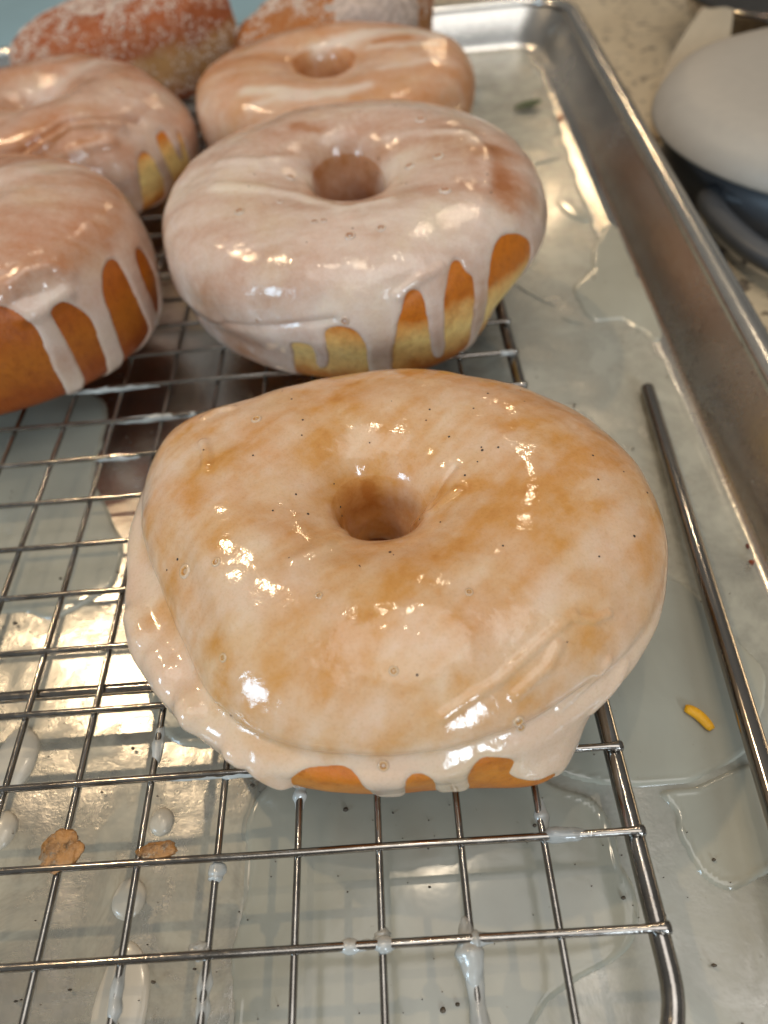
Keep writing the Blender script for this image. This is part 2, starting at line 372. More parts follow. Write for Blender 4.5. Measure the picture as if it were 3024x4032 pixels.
# a thin skin of dried glaze over the right and front of the tray
puddle([(1000, 60), (1140, 95), (1200, 240), (1330, 640), (1440, 770), (1700, 1380), (2050, 2100), (2100, 2700), (500, 2700), (505, 2300), (500, 2050), (530, 1900), (520, 1750), (590, 1660), (620, 1400), (700, 1200), (800, 900), (900, 600), (960, 200)],
       'glaze_film', 'thin dull grey skin of glaze over the right side of the tray', FILM, 0.012, 0.1, FZ + 0.002, 1.5, None, 'stuff', 'glaze film')
puddle([(-400, 1230), (300, 1290), (420, 1450), (600, 1580), (560, 1700), (540, 1900), (510, 2080), (520, 2300), (520, 2700), (-700, 2700)],
       'glaze_film', 'patchy wet skin of glaze on the bare metal, lower left of the tray', FILM2, 0.012, 0.08, FZ + 0.003, 1.5, None, 'stuff', 'glaze film')
puddle([(1190, 1700), (1260, 1713), (1295, 1740), (1320, 1780), (1330, 1825), (1325, 1855), (1345, 1885), (1370, 1925), (1380, 1965), (1375, 2015), (1350, 2055), (1320, 2085), (1280, 2103), (1250, 2110), (1220, 2135), (1180, 2170), (1150, 2230), (1100, 2400), (500, 2400), (520, 2212), (500, 2050), (540, 1900), (530, 1760), (600, 1690), (620, 1600), (800, 1500), (1100, 1600)],
       'glaze_puddle', 'broad wet glaze puddle under the front corner of the rack', PUDDLE, 0.05)
puddle([(1160, 1660), (1210, 1672), (1245, 1684), (1310, 1693), (1360, 1698), (1430, 1700), (1500, 1693), (1540, 1670), (1600, 1638), (1640, 1580), (1655, 1500), (1640, 1430), (1590, 1375), (1530, 1300), (1470, 1255), (1380, 1240), (1250, 1300), (1100, 1500)],
       'glaze_puddle', 'glaze puddle with an orange zest strip in it, right of the front donut', PUDDLE, 0.05, z0=FZ + 0.014)
puddle([(1370, 1712), (1420, 1722), (1450, 1745), (1462, 1790), (1475, 1830), (1500, 1870), (1525, 1905), (1570, 1922), (1610, 1915), (1645, 1890), (1720, 1850), (1760, 1650), (1680, 1620), (1610, 1650), (1560, 1680), (1500, 1705)],
       'glaze_puddle', 'tongue shaped glaze puddle near the lower right edge of the photo', PUDDLE, 0.045)
puddle([(1280, 539), (1279, 563), (1282, 592), (1233, 613), (1248, 646), (1262, 682), (1283, 698), (1310, 693), (1334, 689), (1358, 698), (1367, 707), (1399, 720), (1417, 740), (1432, 738), (1425, 700), (1380, 600), (1325, 473), (1300, 500)],
       'glaze_puddle', 'thin glaze puddle against the right wall of the tray', PUDDLE, 0.05)
puddle([(1197, 429), (1209, 452), (1236, 476), (1257, 482), (1278, 485), (1262, 461), (1227, 432)], 'glaze_puddle', 'small oval glaze spot right of the second donut', PUDDLE, 0.05, 0.05)
puddle([(232, 869), (228, 906), (218, 972), (198, 1035), (231, 1104), (251, 1154), (274, 1173), (261, 1253), (231, 1279), (198, 1299), (165, 1318), (132, 1332), (99, 1339), (33, 1319), (-60, 1340), (-300, 1330), (-300, 800), (0, 800), (150, 820)],
       'glaze_puddle', 'greenish pale glaze puddle under the left part of the rack', PUDDLE, 0.05)
puddle([(330, 1420), (440, 1440), (560, 1560), (500, 1600), (430, 1620), (350, 1590), (320, 1500)], 'glaze_puddle', 'glaze puddle hidden behind the lower left of the front donut', PUDDLE, 0.04)
def bead(px, py, rx, ry, h, label):
    c = unp(px, py, FZ); mb = MB(); mb.blob((0, 0, 0), rx, ry, h, 24, 9, 0.1, half=True)
    V = np.concatenate(mb.V); o = link('glaze_drop', mesh('glaze_drop', V, mb.F), BEAD, None, (c[0], c[1], FZ + 0.002))
    tag(o, label, 'glaze drop', 'round glaze drops on the tray')
bead(350, 1775, 0.17, 0.19, 0.1, 'upper small round glaze drop on the tray floor')
bead(280, 1942, 0.23, 0.25, 0.1, 'larger round glaze drop on the tray floor, lower left')
bead(35, 1640, 0.34, 0.5, 0.12, 'big glaze drop on the tray by the left photo edge')
bead(5, 1795, 0.22, 0.27, 0.12, 'glaze drop cut by the left photo edge below the big one')
bead(260, 2180, 0.35, 0.7, 0.07, 'long flat glaze drop at the bottom of the photo')

# ------------------------------------------------------------------ wire cooling rack
rack = thing('cooling_rack', 'steel wire cooling rack carrying the donuts on the tray', 'cooling rack', (0, 0, FZ))
def rk(P): P = np.asarray(P, float); return P - [0, 0, FZ]
WR = 0.048; RX0, RX1, RY0, RY1 = -18.2, 0.10, -1.52, 28.6
FRZ = -0.18; rad = 1.15
P = []
for cx, cy, a0 in ((RX1 - rad, RY1 - rad, 0), (RX0 + rad, RY1 - rad, 90), (RX0 + rad, RY0 + rad, 180), (RX1 - rad, RY0 + rad, 270)):
    for k in range(13):
        a = math.radians(a0 + 90 * k / 12); P.append((cx + rad * math.cos(a), cy + rad * math.sin(a), FRZ))
P.append(P[0]); P = [np.array(q) for q in P]; PP = []
for a, b in zip(P[:-1], P[1:]):
    n_ = max(1, int(np.linalg.norm(b - a) / 1.0)); PP += [a + (b - a) * k / n_ for k in range(n_)]
PP.append(PP[0]); mb = MB(); mb.tube(rk(PP), 0.122, 16, False); mb.build('frame_wire', STEEL, rack)
for k in range(-1, 29):
    y = 0.9932 * k; mb = MB(); xs = np.concatenate([np.linspace(RX0 - 0.05, RX1 - 0.12, 60), [RX1 - 0.05, RX1 + 0.03, RX1 + 0.085, RX1 + 0.10]])
    r = np.full(64, WR); r[-4:] = [0.055, 0.068, 0.068, 0.045]; fl = np.ones(64); fl[-4:] = [0.95, 0.8, 0.75, 0.6]
    jit = 0.012 * (fbm(np.stack([xs * 0.4, xs * 0 + k, xs * 0], -1), 2) - 0.5)
    mb.tube(rk(np.stack([xs, y + jit * 2, jit + 0 * xs], -1)), r * (1 + 0.05 * (noise3(np.stack([xs * 3, xs * 0 + k, xs * 0], -1)) - 0.5)), 12, True, fl); mb.build('cross_wire', STEEL, rack)
for k in range(1, 19):
    x0 = -k if k > 0 else RX1; ys = np.linspace(RY0, RY1, 70); mb = MB()
    mb.tube(rk(np.stack([x0 + 0 * ys, ys, -2 * WR + 0.003 + 0.01 * (noise3(np.stack([ys * .5, ys * 0 + k, ys * 0], -1)) - 0.5)], -1)), 0.046, 12); mb.build('long_wire', STEEL, rack)
for y in (3.38, 14.3, 25.3):
    xs = np.linspace(RX0, RX1, 40); mb = MB(); mb.tube(rk(np.stack([xs, y + 0 * xs, -0.225 + 0 * xs], -1)), 0.088, 12); mb.build('support_wire', STEEL, rack)
    for x0, s_ in ((RX1 - 0.28, 1), (RX0 + 0.28, -1)):
        mb = MB(); a = np.linspace(0, np.pi, 14)
        mb.tube(rk(np.stack([x0 + 0 * a, y + 0.14 - 0.3 * np.cos(a), -0.22 - (-FZ - 0.33) * np.sin(a) ** 0.6], -1)), 0.085, 10); mb.build('foot', STEEL, rack)
# glaze stuck to the wires
def residue(x0, x1, y0, y1, r, seed, zc=0.0):
    n_ = 22; t = np.linspace(0, 1, n_); P = np.stack([x0 + (x1 - x0) * t, y0 + (y1 - y0) * t, zc - 0.02 + 0 * t], -1)
    rr = WR * 0.8 + (r - WR * 0.8) * np.sin(np.pi * t) ** 0.8 * (0.5 + 1.0 * noise3(np.stack([t * 6, t * 0 + seed * 3.3, t * 0], -1)))
    mb = MB(); mb.tube(rk(P), rr, 14); V_ = mb.V[0]; V_ += (np.stack([noise3(V_ * 9 + q) for q in (1.1, 4.4, 8.8)], -1) - 0.5) * 0.035; mb.build('glaze_residue', RESIDUE, rack)
residue(-1.15, -0.45, 0.9932, 0.9932, 0.078, 1); residue(-0.98, -0.98, 1.02, 1.45, 0.085, 2, -0.1)
residue(-2.05, -1.75, 0, 0, 0.08, 3); residue(-2.0, -2.0, 0.0, -1.5, 0.125, 4, -0.12); residue(-2.05, -2.0, 0.22, -0.45, 0.15, 14, -0.07)
residue(-3.1, -2.82, 0.0, 0.0, 0.085, 5); residue(-3.0, -3.0, 0.0, 0.18, 0.09, 15, -0.08); residue(-6.0, -6.0, 2.2, 2.75, 0.085, 6, -0.1)
residue(-8.2, -5.6, 8.94, 8.94, 0.07, 7); residue(-9.3, -7.2, 9.93, 9.93, 0.066, 8); residue(-8.2, -7.2, 7.945, 7.945, 0.066, 16)
residue(-4.0, -4.0, 1.5, 2.0, 0.09, 9, -0.1); residue(-5.0, -5.0, 0.97, 0.72, 0.10, 10, -0.09); residue(-5.0, -5.0, -0.05, -0.7, 0.085, 11, -0.1)
residue(-6.0, -6.0, 0.0, -0.7, 0.08, 12, -0.1); residue(-3.55, -3.1, 0, 0, 0.075, 13); residue(-0.2, 0.18, 9.93, 9.93, 0.075, 17); residue(-5.9, -4.1, 1.986, 1.986, 0.066, 18)
def ragged(m):
    nt = m.node_tree; b = nt.nodes['Principled BSDF']; v = coords(nt)
    nt.links.new(ramp(nt, noise(nt, v, 7, 4, 0.7), [(0.40, (0.15,) * 3), (0.52, (0.9,) * 3)]), b.inputs['Alpha']); return m
CRUMBM = mat_plain('donut_crumb', (0.38, 0.18, 0.055), 0.35, var=0.5, scale=6, bmp=0.6)
def crumb(px, py, z, rx, ry, rz, label, mat=CRUMBM, cat='crumb', name='crumb', group='crumbs stuck to the rack'):
    c = unp(px, py, z); mb = MB(); r_ = np.random.default_rng(int(px))
    if rx < 0.1: mb.blob((c[0], c[1], c[2]), rx, ry, rz, 18, 10, 0.7)
    else:
        mb.blob((0, 0, 0), 1, 1, 1, 48, 24); V_ = mb.V[0]
        V_ *= (0.45 + 1.1 * fbm(V_ * 1.9 + px, 5))[:, None]; V_ *= [rx * 1.15, ry * 1.15, rz]; V_ += c
    V = np.concatenate(mb.V); base = np.array([c[0], c[1], V[:, 2].min()])
    o = link(name, mesh(name, V - base, mb.F), mat, None, base); return tag(o, label, cat, group)
ragged(CRUMBM)
crumb(130, 1835, 0.02, 0.21, 0.19, 0.035, 'pointed orange brown glaze crumb on a wire, lower left')
crumb(340, 1838, 0.02, 0.20, 0.09, 0.035, 'flat mustard brown crumb on a wire, right of the pointed one')
crumb(430, 2054, -0.06, 0.10, 0.08, 0.06, 'small greyish crumb at a wire crossing near the bottom', RESIDUE)

# ------------------------------------------------------------------ donuts
def catmull(P, M):
    P = np.asarray(P, float); n = len(P); out = []
    for i in range(n):
        p0, p1, p2, p3 = P[i - 1], P[i], P[(i + 1) % n], P[(i + 2) % n]
        for t in np.linspace(0, 1, 40, endpoint=False):
            out.append(0.5 * (2 * p1 + (p2 - p0) * t + (2 * p0 - 5 * p1 + 4 * p2 - p3) * t * t + (3 * p1 - p0 - 3 * p2 + p3) * t ** 3))
    return np.array(out)
PROF = [(.10, .02), (.03, .2), (0., .45), (.025, .7), (.10, .90), (.25, .99), (.45, 1.02), (.66, .98), (.86, .90), (.97, .72), (1., .46), (.985, .20), (.94, .05), (.80, 0), (.5, 0), (.25, 0)]
def donut_shape(c, Rx, Ry, H, hr, hs=(0, 0), prof=PROF, Nn=520, M=300, seed=1, wob=0.03, lump=0.05, mod=None, hy=1.0):
    th = np.pi / 2 + np.linspace(0, 2 * np.pi, Nn, endpoint=False)
    q = catmull(prof, M); sz = np.array([(Rx + Ry) / 2 - hr, H]); d = np.linalg.norm(np.diff(np.vstack([q, q[:1]]), axis=0) * sz, axis=1)
    L = np.concatenate([[0], np.cumsum(d)]); t = np.linspace(0, L[-1], M, endpoint=False)
    qq = np.vstack([q, q[:1]]); a = np.interp(t, L, qq[:, 0]); z = np.interp(t, L, qq[:, 1])
    r_ = np.random.default_rng(seed); ph = r_.uniform(0, 6.28, 6)
    wv = 1 + wob * (np.sin(2 * th + ph[0]) * .5 + np.sin(3 * th + ph[1]) * .6 + np.sin(5 * th + ph[2]) * .3)
    hv = 1 + 0.5 * wob * (np.sin(2 * th + ph[3]) + np.sin(3 * th + ph[4]) * .5)
    hw = hr * (1 + 0.10 * np.sin(2 * th + ph[5]))
    T, A = np.meshgrid(th, a, indexing='ij'); Z = np.meshgrid(th, z, indexing='ij')[1]
    RX = hw[:, None] + (Rx * wv[:, None] - hw[:, None]) * A; RY = hw[:, None] * hy + (Ry * wv[:, None] - hw[:, None] * hy) * A
    X = np.cos(T) * RX + hs[0] * np.clip(1 - A, 0, 1); Y = np.sin(T) * RY + hs[1] * np.clip(1 - A, 0, 1)
    ZZ = Z * H * hv[:, None]
    if mod is not None:
        dr, dz = mod(T, A, Z); X = X + np.cos(T) * dr; Y = Y + np.sin(T) * dr; ZZ = ZZ + dz
    P = np.stack([X, Y, ZZ], -1)
    n = normals(P); up = np.clip((P[..., 2] - 0.1) / 0.4, 0, 1)
    P = P + n * ((fbm(P * 0.9 + seed * 3.1, 3) - 0.5) * 2 * lump * up)[..., None]
    P[..., 2] = np.maximum(P[..., 2], 0)
    return dict(P=P, n=normals(P), T=T, A=A, Z=Z, Hn=Z, c=np.array([c[0], c[1], WR]), seed=seed, step=(2 * np.pi * Rx / Nn, L[-1] / M), jb=int(np.argmin(np.abs(a - 0.82) + np.abs(z - 0.0) * 3 + (np.arange(M) < M * .3) * 9)))
def normals(P):
    du = np.roll(P, -1, 0) - np.roll(P, 1, 0); dv = np.roll(P, -1, 1) - np.roll(P, 1, 1)
    n = np.cross(dv, du); n /= np.linalg.norm(n, axis=-1, keepdims=True) + 1e-12
    return n
def grid_faces(Nn, M, keep=None):
    I = np.arange(Nn * M).reshape(Nn, M); a, b, c, d = I, np.roll(I, -1, 0), np.roll(np.roll(I, -1, 0), -1, 1), np.roll(I, -1, 1)
    Fq = np.stack([a, d, c, b], -1)
    if keep is not None:
        k = keep & np.roll(keep, -1, 0) & np.roll(np.roll(keep, -1, 0), -1, 1) & np.roll(keep, -1, 1); return Fq[k]
    return Fq.reshape(-1, 4)
def setattr_f(me, name, val):
    a = me.attributes.new(name, 'FLOAT', 'POINT'); a.data.foreach_set('value', np.asarray(val, np.float32).ravel())
class Picker:
    """finds the point of a donut's surface seen at a picture position"""
    def __init__(s, D):
        W = D['P'] + D['c']; q = project(W); s.q = q; v = CP - W; v /= np.linalg.norm(v, axis=-1, keepdims=True)
        s.face = (v * D['n']).sum(-1) > 0.03; s.D = D
    def ij(s, x, y):
        d = np.hypot(s.q[..., 0] - x, s.q[..., 1] - y); d = np.where(s.face, d, 1e9); near = d < max(6, d.min() + 2)
        k = np.argmin(np.where(near, s.q[..., 2] * 60 + d, 1e9)); return np.unravel_index(k, d.shape)
def polymask(D, pk, polys):
    Nn, M = D['T'].shape; out = np.zeros((Nn, M), bool); I, J = np.meshgrid(np.arange(Nn), np.arange(M), indexing='ij'); G = np.stack([I, J], -1).astype(float)
    for pl in polys:
        pts = []
        for q in pl:
            i, j = pk.ij(q[0], q[1])
            if len(q) > 2: j = D['jb']
            pts.append((float(i), float(j)))
        out |= inside(G, smooth_poly(pts, 2))
    return out
def build_donut(name, label, D, body_mat, glaze_mat=None, bare=(), milk=None, back_edge=True, relief=None, seeds=0, pits=(), group='donuts cooling on the rack', th0=0.036, wrink=0.4, part_label=None):
    c = D['c']; root = thing(name, label, 'donut', c, group); Nn, M = D['T'].shape
    if relief is not None:
        D['P'] = D['P'] + D['n'] * relief(D, Picker(D))[..., None]; D['n'] = normals(D['P'])
    P, n = D['P'], D['n']
    me = mesh('dough', P.reshape(-1, 3), grid_faces(Nn, M)); setattr_f(me, 'height', D['Hn'])
    link('dough', me, body_mat, root)
    if glaze_mat is None: return root
    pk = Picker(D); r_ = np.random.default_rng(D['seed'] + 50)
    a, z = D['A'][0], D['Z'][0]; jj = np.arange(M)
    jb = D['jb']; j0 = int(np.argmin(np.abs(z - 0.25) + np.abs(a - 0.03) * 2 + (jj > M * .3) * 9))
    mask = np.zeros((Nn, M)); mask[:, j0:jb + 1] = 1
    if back_edge:         # the far side, out of sight: a plain uneven edge with runs
        i_ = np.arange(Nn) / Nn; w_ = np.clip(np.abs(i_ - 0.5) * 2, 0, 1); e_ = (jb - M * (0.11 + 0.03 * np.sin(i_ * 40)) * sstep(0.62, 0.75, w_)).astype(int)
        for i in range(Nn): mask[i, e_[i]:jb + 1] = 0
    mask[polymask(D, pk, bare)] = 0
    b_ = blur(mask, 0.085 / D['step'][0], True)
    b_ = b_ + 0.30 * (fbm(P * 3.0 + 9.9, 3) - 0.5) * sstep(0.05, 0.3, b_) * (1 - sstep(0.75, 0.97, b_))
    edge = sstep(0.5, 0.72, b_) * (1 - sstep(0.8, 0.99, b_))
    t = np.clip((b_ - 0.5) / 0.5, 0, 1) ** 0.5 * th0 * (0.75 + 0.5 * fbm(P * 1.4 + 5.5, 3)) + 0.12 * th0 * edge
    # runs hang thicker at their lower end
    t = np.where(b_ < 0.5, -(0.5 - b_) * 0.14, t)
    ml = milk(D, pk) if milk is not None else fbm(P * 1.2, 4)
    side = sstep(0.80, 0.55, D['Z']) * (D['A'] > 0.6)
    ml = ml + 0.10 * edge * side
    G = P + n * t[..., None]
    Fq = grid_faces(Nn, M, b_ > 0.30); used, inv = np.unique(Fq, return_inverse=True)
    V = [G.reshape(-1, 3)[used]]; F_ = inv.reshape(-1, 4).tolist(); mi = [0] * len(F_); nv = len(used); mk = [ml.reshape(-1)[used]]
    def ball(p, nn, rx, rz, mat, hole=False):
        nonlocal nv
        u = np.cross(nn, [0.3, 0.9, 0.2]); u /= np.linalg.norm(u); v = np.cross(nn, u); sg = 12
        al = np.linspace(0, 2 * np.pi, sg, endpoint=False)
        prof = [(1.55, -0.1), (1.3, .42), (1.0, .6), (.7, .35), (.45, -0.1), (.1, -.25)] if hole else [(1, -.3), (.95, .5), (.6, .9), (.1, 1.0)]
        Vr = np.array([p + (u * math.cos(t_) * pr + v * math.sin(t_) * pr) * rx + nn * ph * rz for pr, ph in prof for t_ in al])
        for k in range(len(prof) - 1):
            for q in range(sg): F_.append([nv + k * sg + q, nv + k * sg + (q + 1) % sg, nv + (k + 1) * sg + (q + 1) % sg, nv + (k + 1) * sg + q]); mi.append(mat)
        F_.append([nv + (len(prof) - 1) * sg + q for q in range(sg)]); mi.append(mat)
        V.append(Vr); nv += len(Vr)
        mk.append(np.repeat([0.8, 0.85, 0.7, 0.3, 0.1, 0.0], sg) if hole else np.full(len(Vr), 0.5))
    for x, y, r0 in pits:
        i, j = pk.ij(x, y); ball(G[i, j], n[i, j], r0 * 1.5, r0 * 1.0, 0, True)
    vis = np.argwhere(pk.face & (D['Z'] > 0.6) & (b_ > 0.9))
    for k in range(seeds):
        i, j = vis[r_.integers(len(vis))]; ball(G[i, j], n[i, j], r_.uniform(0.007, 0.019), 0.006, 1)
    me = mesh('glaze', np.concatenate(V), F_); setattr_f(me, 'milk', np.concatenate(mk))
    me.polygons.foreach_set('material_index', np.array(mi, np.int32))
    g = link('glaze', me, [glaze_mat, SPECK], root)
    if part_label: g['label'] = part_label
    return root
def curve_relief(D, pk, lines):
    """raised or sunk lines on the glaze, each (points seen in the picture, width, height)"""
    P = D['P']; R = np.zeros(P.shape[:2])
    for pts, wd, ht in lines:
        Q = [P[pk.ij(x, y)] for x, y in pts]; d = np.full(R.shape, 9.0)
        for a, b in zip(Q[:-1], Q[1:]):
            ab = b - a; t = np.clip(((P - a) @ ab) / (ab @ ab + 1e-9), 0, 1); d = np.minimum(d, np.linalg.norm(P - (a + t[..., None] * ab), axis=-1))
        R += ht * np.exp(-(d / wd) ** 2)
    return R
def streaks(P, ang, fx, fy, seed, k=1.0):
    ca, sa = math.cos(math.radians(ang)), math.sin(math.radians(ang))
    return fbm(np.stack([(P[..., 0] * ca + P[..., 1] * sa) * fx, (-P[..., 0] * sa + P[..., 1] * ca) * fy, P[..., 2] * 0.8], -1), 4, seed)

# front donut ---------------------------------------------------------------
def mod1(T, A, Z):
    d = np.degrees(T) % 360
    low = sstep(0.68, 0.5, Z) * (A > 0.5); lf = np.exp(-((d - 197) / 38.0) ** 2)
    crease = np.exp(-((Z - 0.62) / 0.05) ** 2) * (A > 0.7) * sstep(150, 190, d) * sstep(345, 300, d)
    fl = np.exp(-((d - 275) / 45.0) ** 2) * low
    capin = -0.27 * np.exp(-((d - 203) / 24.0) ** 2) * sstep(0.56, 0.66, Z) * sstep(0.6, 0.85, A)
    fl2 = 0.34 * np.exp(-((d - 295) / 12.0) ** 2) * sstep(0.55, 0.2, Z) * (A > .5) - 0.34 * np.exp(-((d - 321) / 14.0) ** 2) * sstep(0.6, 0.2, Z) * (A > .5)
    corner = capin + fl2 + (0.66 * np.exp(-((d - 147) / 20.0) ** 2) + 0.10 * np.exp(-((d - 172) / 10.0) ** 2)) * sstep(0.45, 0.8, A)
    return 0.26 * low * lf - 0.10 * crease + 0.08 * fl + corner + 0 * A, 0 * A
P1 = [(.06, .02), (0., .2), (.01, .42), (.045, .62), (.10, .82), (.23, .95), (.44, 1.01), (.66, .97), (.84, .86), (.955, .70), (1., .50), (.985, .25), (.94, .07), (.82, 0), (.5, 0), (.25, 0)]
D1 = donut_shape((-2.47, 4.62), 3.56, 3.15, 2.2, 0.36, (-0.27, 0.18), P1, 860, 480, 3, 0.014, 0.07, mod1)
def milk1(D, pk):
    P = D['P']; s = streaks(P, 38, 0.55, 1.7, 4); f = fbm(P * 1.1 + 2.2, 4, 9)
    g = fbm(P * 2.3 + 6.1, 4, 19); sp_ = sstep(0.50, 0.80, fbm(P * 2.2 + 1.7, 4, 27)) ; st2 = streaks(P, 42, 0.7, 4.5, 33)
    m_ = 0.62 + 0.75 * (s - 0.5) + 0.45 * (f - 0.5) + 0.60 * (g - 0.5) + 0.55 * (st2 - 0.5) - 0.26 * sp_
    m_ += 0.22 * np.exp(-((P[..., 2] - 1.2) / 0.5) ** 2) * (D['A'] > .6)
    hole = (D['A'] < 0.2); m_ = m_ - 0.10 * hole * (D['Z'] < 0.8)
    d = np.degrees(D['T']) % 360
    low = sstep(0.66, 0.52, D['Z']) * (D['A'] > .5); m_ += low * 0.5 * sstep(150, 175, d)
    return m_
def relief1(D, pk):
    return curve_relief(D, pk, [([(955, 1548), (1010, 1510), (1080, 1465), (1150, 1400), (1235, 1325)], 0.05, 0.03), ([(1115, 1500), (1150, 1465), (1180, 1440), (1205, 1395)], 0.06, 0.035),
                                ([(1205, 1525), (1260, 1480), (1310, 1425)], 0.045, 0.03), ([(1290, 1545), (1330, 1470), (1345, 1430)], 0.05, 0.03), ([(1240, 1335), (1280, 1340), (1310, 1325)], 0.04, 0.03),
                                ([(905, 1115), (940, 1075), (985, 1010)], 0.05, -0.03), ([(890, 1140), (935, 1110), (990, 1060)], 0.05, 0.03), ([(745, 1150), (700, 1185), (640, 1215)], 0.08, 0.03),
                                ([(445, 905), (470, 890), (500, 885)], 0.06, 0.04), ([(440, 960), (448, 985), (445, 1010)], 0.06, 0.05),
                                ([(410, 1525), (420, 1540)], 0.17, 0.17), ([(345, 1420), (362, 1452)], 0.17, 0.10), ([(560, 1665), (600, 1690)], 0.15, 0.08), ([(290, 1330), (305, 1370)], 0.16, 0.09), ([(500, 1625), (515, 1640)], 0.10, 0.08)])
def cv(pts, ox, oy, s): return [((ox + q[0] * s, oy + q[1] * s) + tuple(q[2:])) for q in pts]
A1 = lambda pts: cv(pts, 274.3, 1371.5, 0.6614)
bare1 = [A1([(535, 478), (548, 452), (585, 432), (640, 424), (690, 415), (740, 435), (780, 465), (797, 512, 1), (545, 512, 1)]),
         A1([(902, 450), (930, 440), (985, 445), (1005, 478), (1015, 512, 1), (905, 512, 1)]),
         A1([(1110, 455), (1125, 415), (1160, 397), (1200, 392), (1275, 405), (1255, 430), (1235, 462), (1290, 472), (1340, 480), (1380, 445), (1412, 440), (1420, 512, 1), (1125, 512, 1)]),
         A1([(1115, 374), (1150, 364), (1188, 368), (1180, 380), (1130, 384)])]
build_donut('glazed_donut', 'largest glazed ring donut in front, mottled tan glaze with two wrinkles', D1, DOUGH, GLAZE_TAN, bare1, milk1, True, relief1, 46,
            [(555, 910, .035), (405, 1235, .045), (470, 1217, .028), (485, 1420, .025), (852, 1447, .025), (1117, 1553, .03), (1120, 1567, .025), (1012, 1280, .022), (828, 1650, .03), (690, 1290, .02)])
# second donut --------------------------------------------------------------
A2 = lambda pts: cv(pts, 329, 219.4, 0.5291)
bare2 = [A2([(563, 1000), (570, 986), (600, 983), (650, 990), (662, 1030), (668, 1080), (695, 1097), (724, 1086), (722, 1030), (703, 985), (700, 935), (712, 920), (780, 912), (832, 930), (862, 970), (880, 1030), (888, 1110, 1), (560, 1110, 1)]),
         A2([(975, 1100, 1), (985, 960), (1008, 880), (1035, 790), (1070, 755), (1108, 790), (1125, 880), (1135, 950), (1140, 1030), (1165, 1064), (1192, 1050), (1200, 1000), (1188, 900), (1188, 780), (1212, 660), (1245, 632), (1275, 690), (1290, 712), (1305, 690), (1312, 790), (1310, 900), (1300, 1000), (1290, 1090, 1)]),
         A2([(1335, 1040, 1), (1350, 950), (1365, 800), (1376, 680), (1392, 590), (1430, 532), (1500, 540), (1560, 578), (1500, 700, 1)])]
def milk2(D, pk):
    P = D['P']; s = streaks(P, 0, 0.28, 1.5, 14); f = fbm(P * 0.9 + 8.2, 4, 5)
    m_ = 0.74 + 1.1 * (s - 0.5) + 0.55 * (f - 0.5)
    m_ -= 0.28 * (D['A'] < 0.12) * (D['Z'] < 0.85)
    return m_ + curve_relief(D, pk, [([(470, 405), (560, 410), (640, 425), (740, 448), (840, 432)], 0.16, 0.30), ([(840, 300), (920, 288), (1010, 290), (1050, 330), (1050, 400)], 0.14, 0.28),
                                     ([(1060, 330), (1080, 390), (1095, 450)], 0.30, -0.45), ([(480, 355), (560, 352), (660, 350)], 0.16, 0.26), ([(640, 275), (690, 285)], 0.15, -0.3)])
def relief2(D, pk):
    return curve_relief(D, pk, [([(470, 405), (560, 410), (640, 425), (740, 448), (840, 432)], 0.14, 0.03), ([(840, 300), (920, 288), (1010, 290), (1050, 330), (1050, 400), (1035, 480)], 0.12, 0.03),
                                ([(480, 355), (560, 352), (660, 350)], 0.14, 0.03), ([(430, 690), (490, 702), (560, 706), (640, 700), (720, 690)], 0.07, -0.06), ([(860, 640), (910, 600), (950, 580)], 0.08, 0.05)])
P2 = [(.07, .02), (0., .2), (0., .45), (.012, .68), (.045, .87), (.16, .98), (.40, 1.03), (.66, .99), (.86, .90), (.97, .73), (1., .50), (.98, .25), (.94, .06), (.82, 0), (.5, 0), (.25, 0)]
D2 = donut_shape((-2.96, 12.75), 3.95, 3.75, 2.68, 0.62, (0, 0.12), P2, 760, 420, 8, 0.012, 0.06,
                 lambda T, A, Z: (-0.22 * sstep(0.5, 0.25, Z) * (A > .6) * np.exp(-(((np.degrees(T) % 360) - 235) / 40) ** 2) - 0.55 * sstep(0.55, 0.1, Z) * (A > .6) * np.exp(-(((np.degrees(T) % 360) - 338) / 26) ** 2), 0.16 * Z * np.sin(T) * np.clip(1.25 - A, 0, 1)), 1.4)
build_donut('glazed_donut', 'milky pinkish glazed ring donut, second in the right row, with drips down its side', D2, DOUGH_PALE, GLAZE_MILK, bare2, milk2, True, relief2, 34,
            [(909, 264, .05), (948, 341, .05), (885, 362, .045), (961, 416, .055), (755, 513, .045), (823, 497, .04), (628, 387, .045), (519, 461, .045), (605, 440, .03), (700, 480, .03), (680, 482, .03), (560, 690, .03), (745, 690, .04)], th0=0.042)
# third donut ---------------------------------------------------------------
def milk3(D, pk):
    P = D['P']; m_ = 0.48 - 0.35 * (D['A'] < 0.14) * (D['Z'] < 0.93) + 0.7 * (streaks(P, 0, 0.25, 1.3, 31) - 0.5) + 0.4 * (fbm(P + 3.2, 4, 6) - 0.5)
    return m_ + curve_relief(D, pk, [([(530, 200), (600, 197), (660, 205), (740, 200), (790, 185)], 0.2, 0.55), ([(540, 232), (600, 215), (680, 212)], 0.15, 0.35), ([(680, 110), (780, 75), (880, 62), (940, 75)], 0.25, 0.55),
                                     ([(800, 105), (870, 95), (940, 92)], 0.16, 0.45), ([(820, 150), (880, 140), (940, 130)], 0.14, 0.3), ([(810, 88), (880, 78)], 0.14, -0.4)])
D3 = donut_shape((-3.37, 20.25), 3.92, 3.4, 2.2, 0.56, (-0.25, 0.1), P2, 560, 300, 12, 0.02, 0.06, lambda T, A, Z: (0 * A, 0.12 * Z * np.sin(T) * np.clip(1.3 - A, 0, 1)), 1.35)
build_donut('glazed_donut', 'thinly glazed tan ring donut, third in the right row, with pale glaze stripes', D3, DOUGH, GLAZE_THIN, [], milk3, True, None, 3)
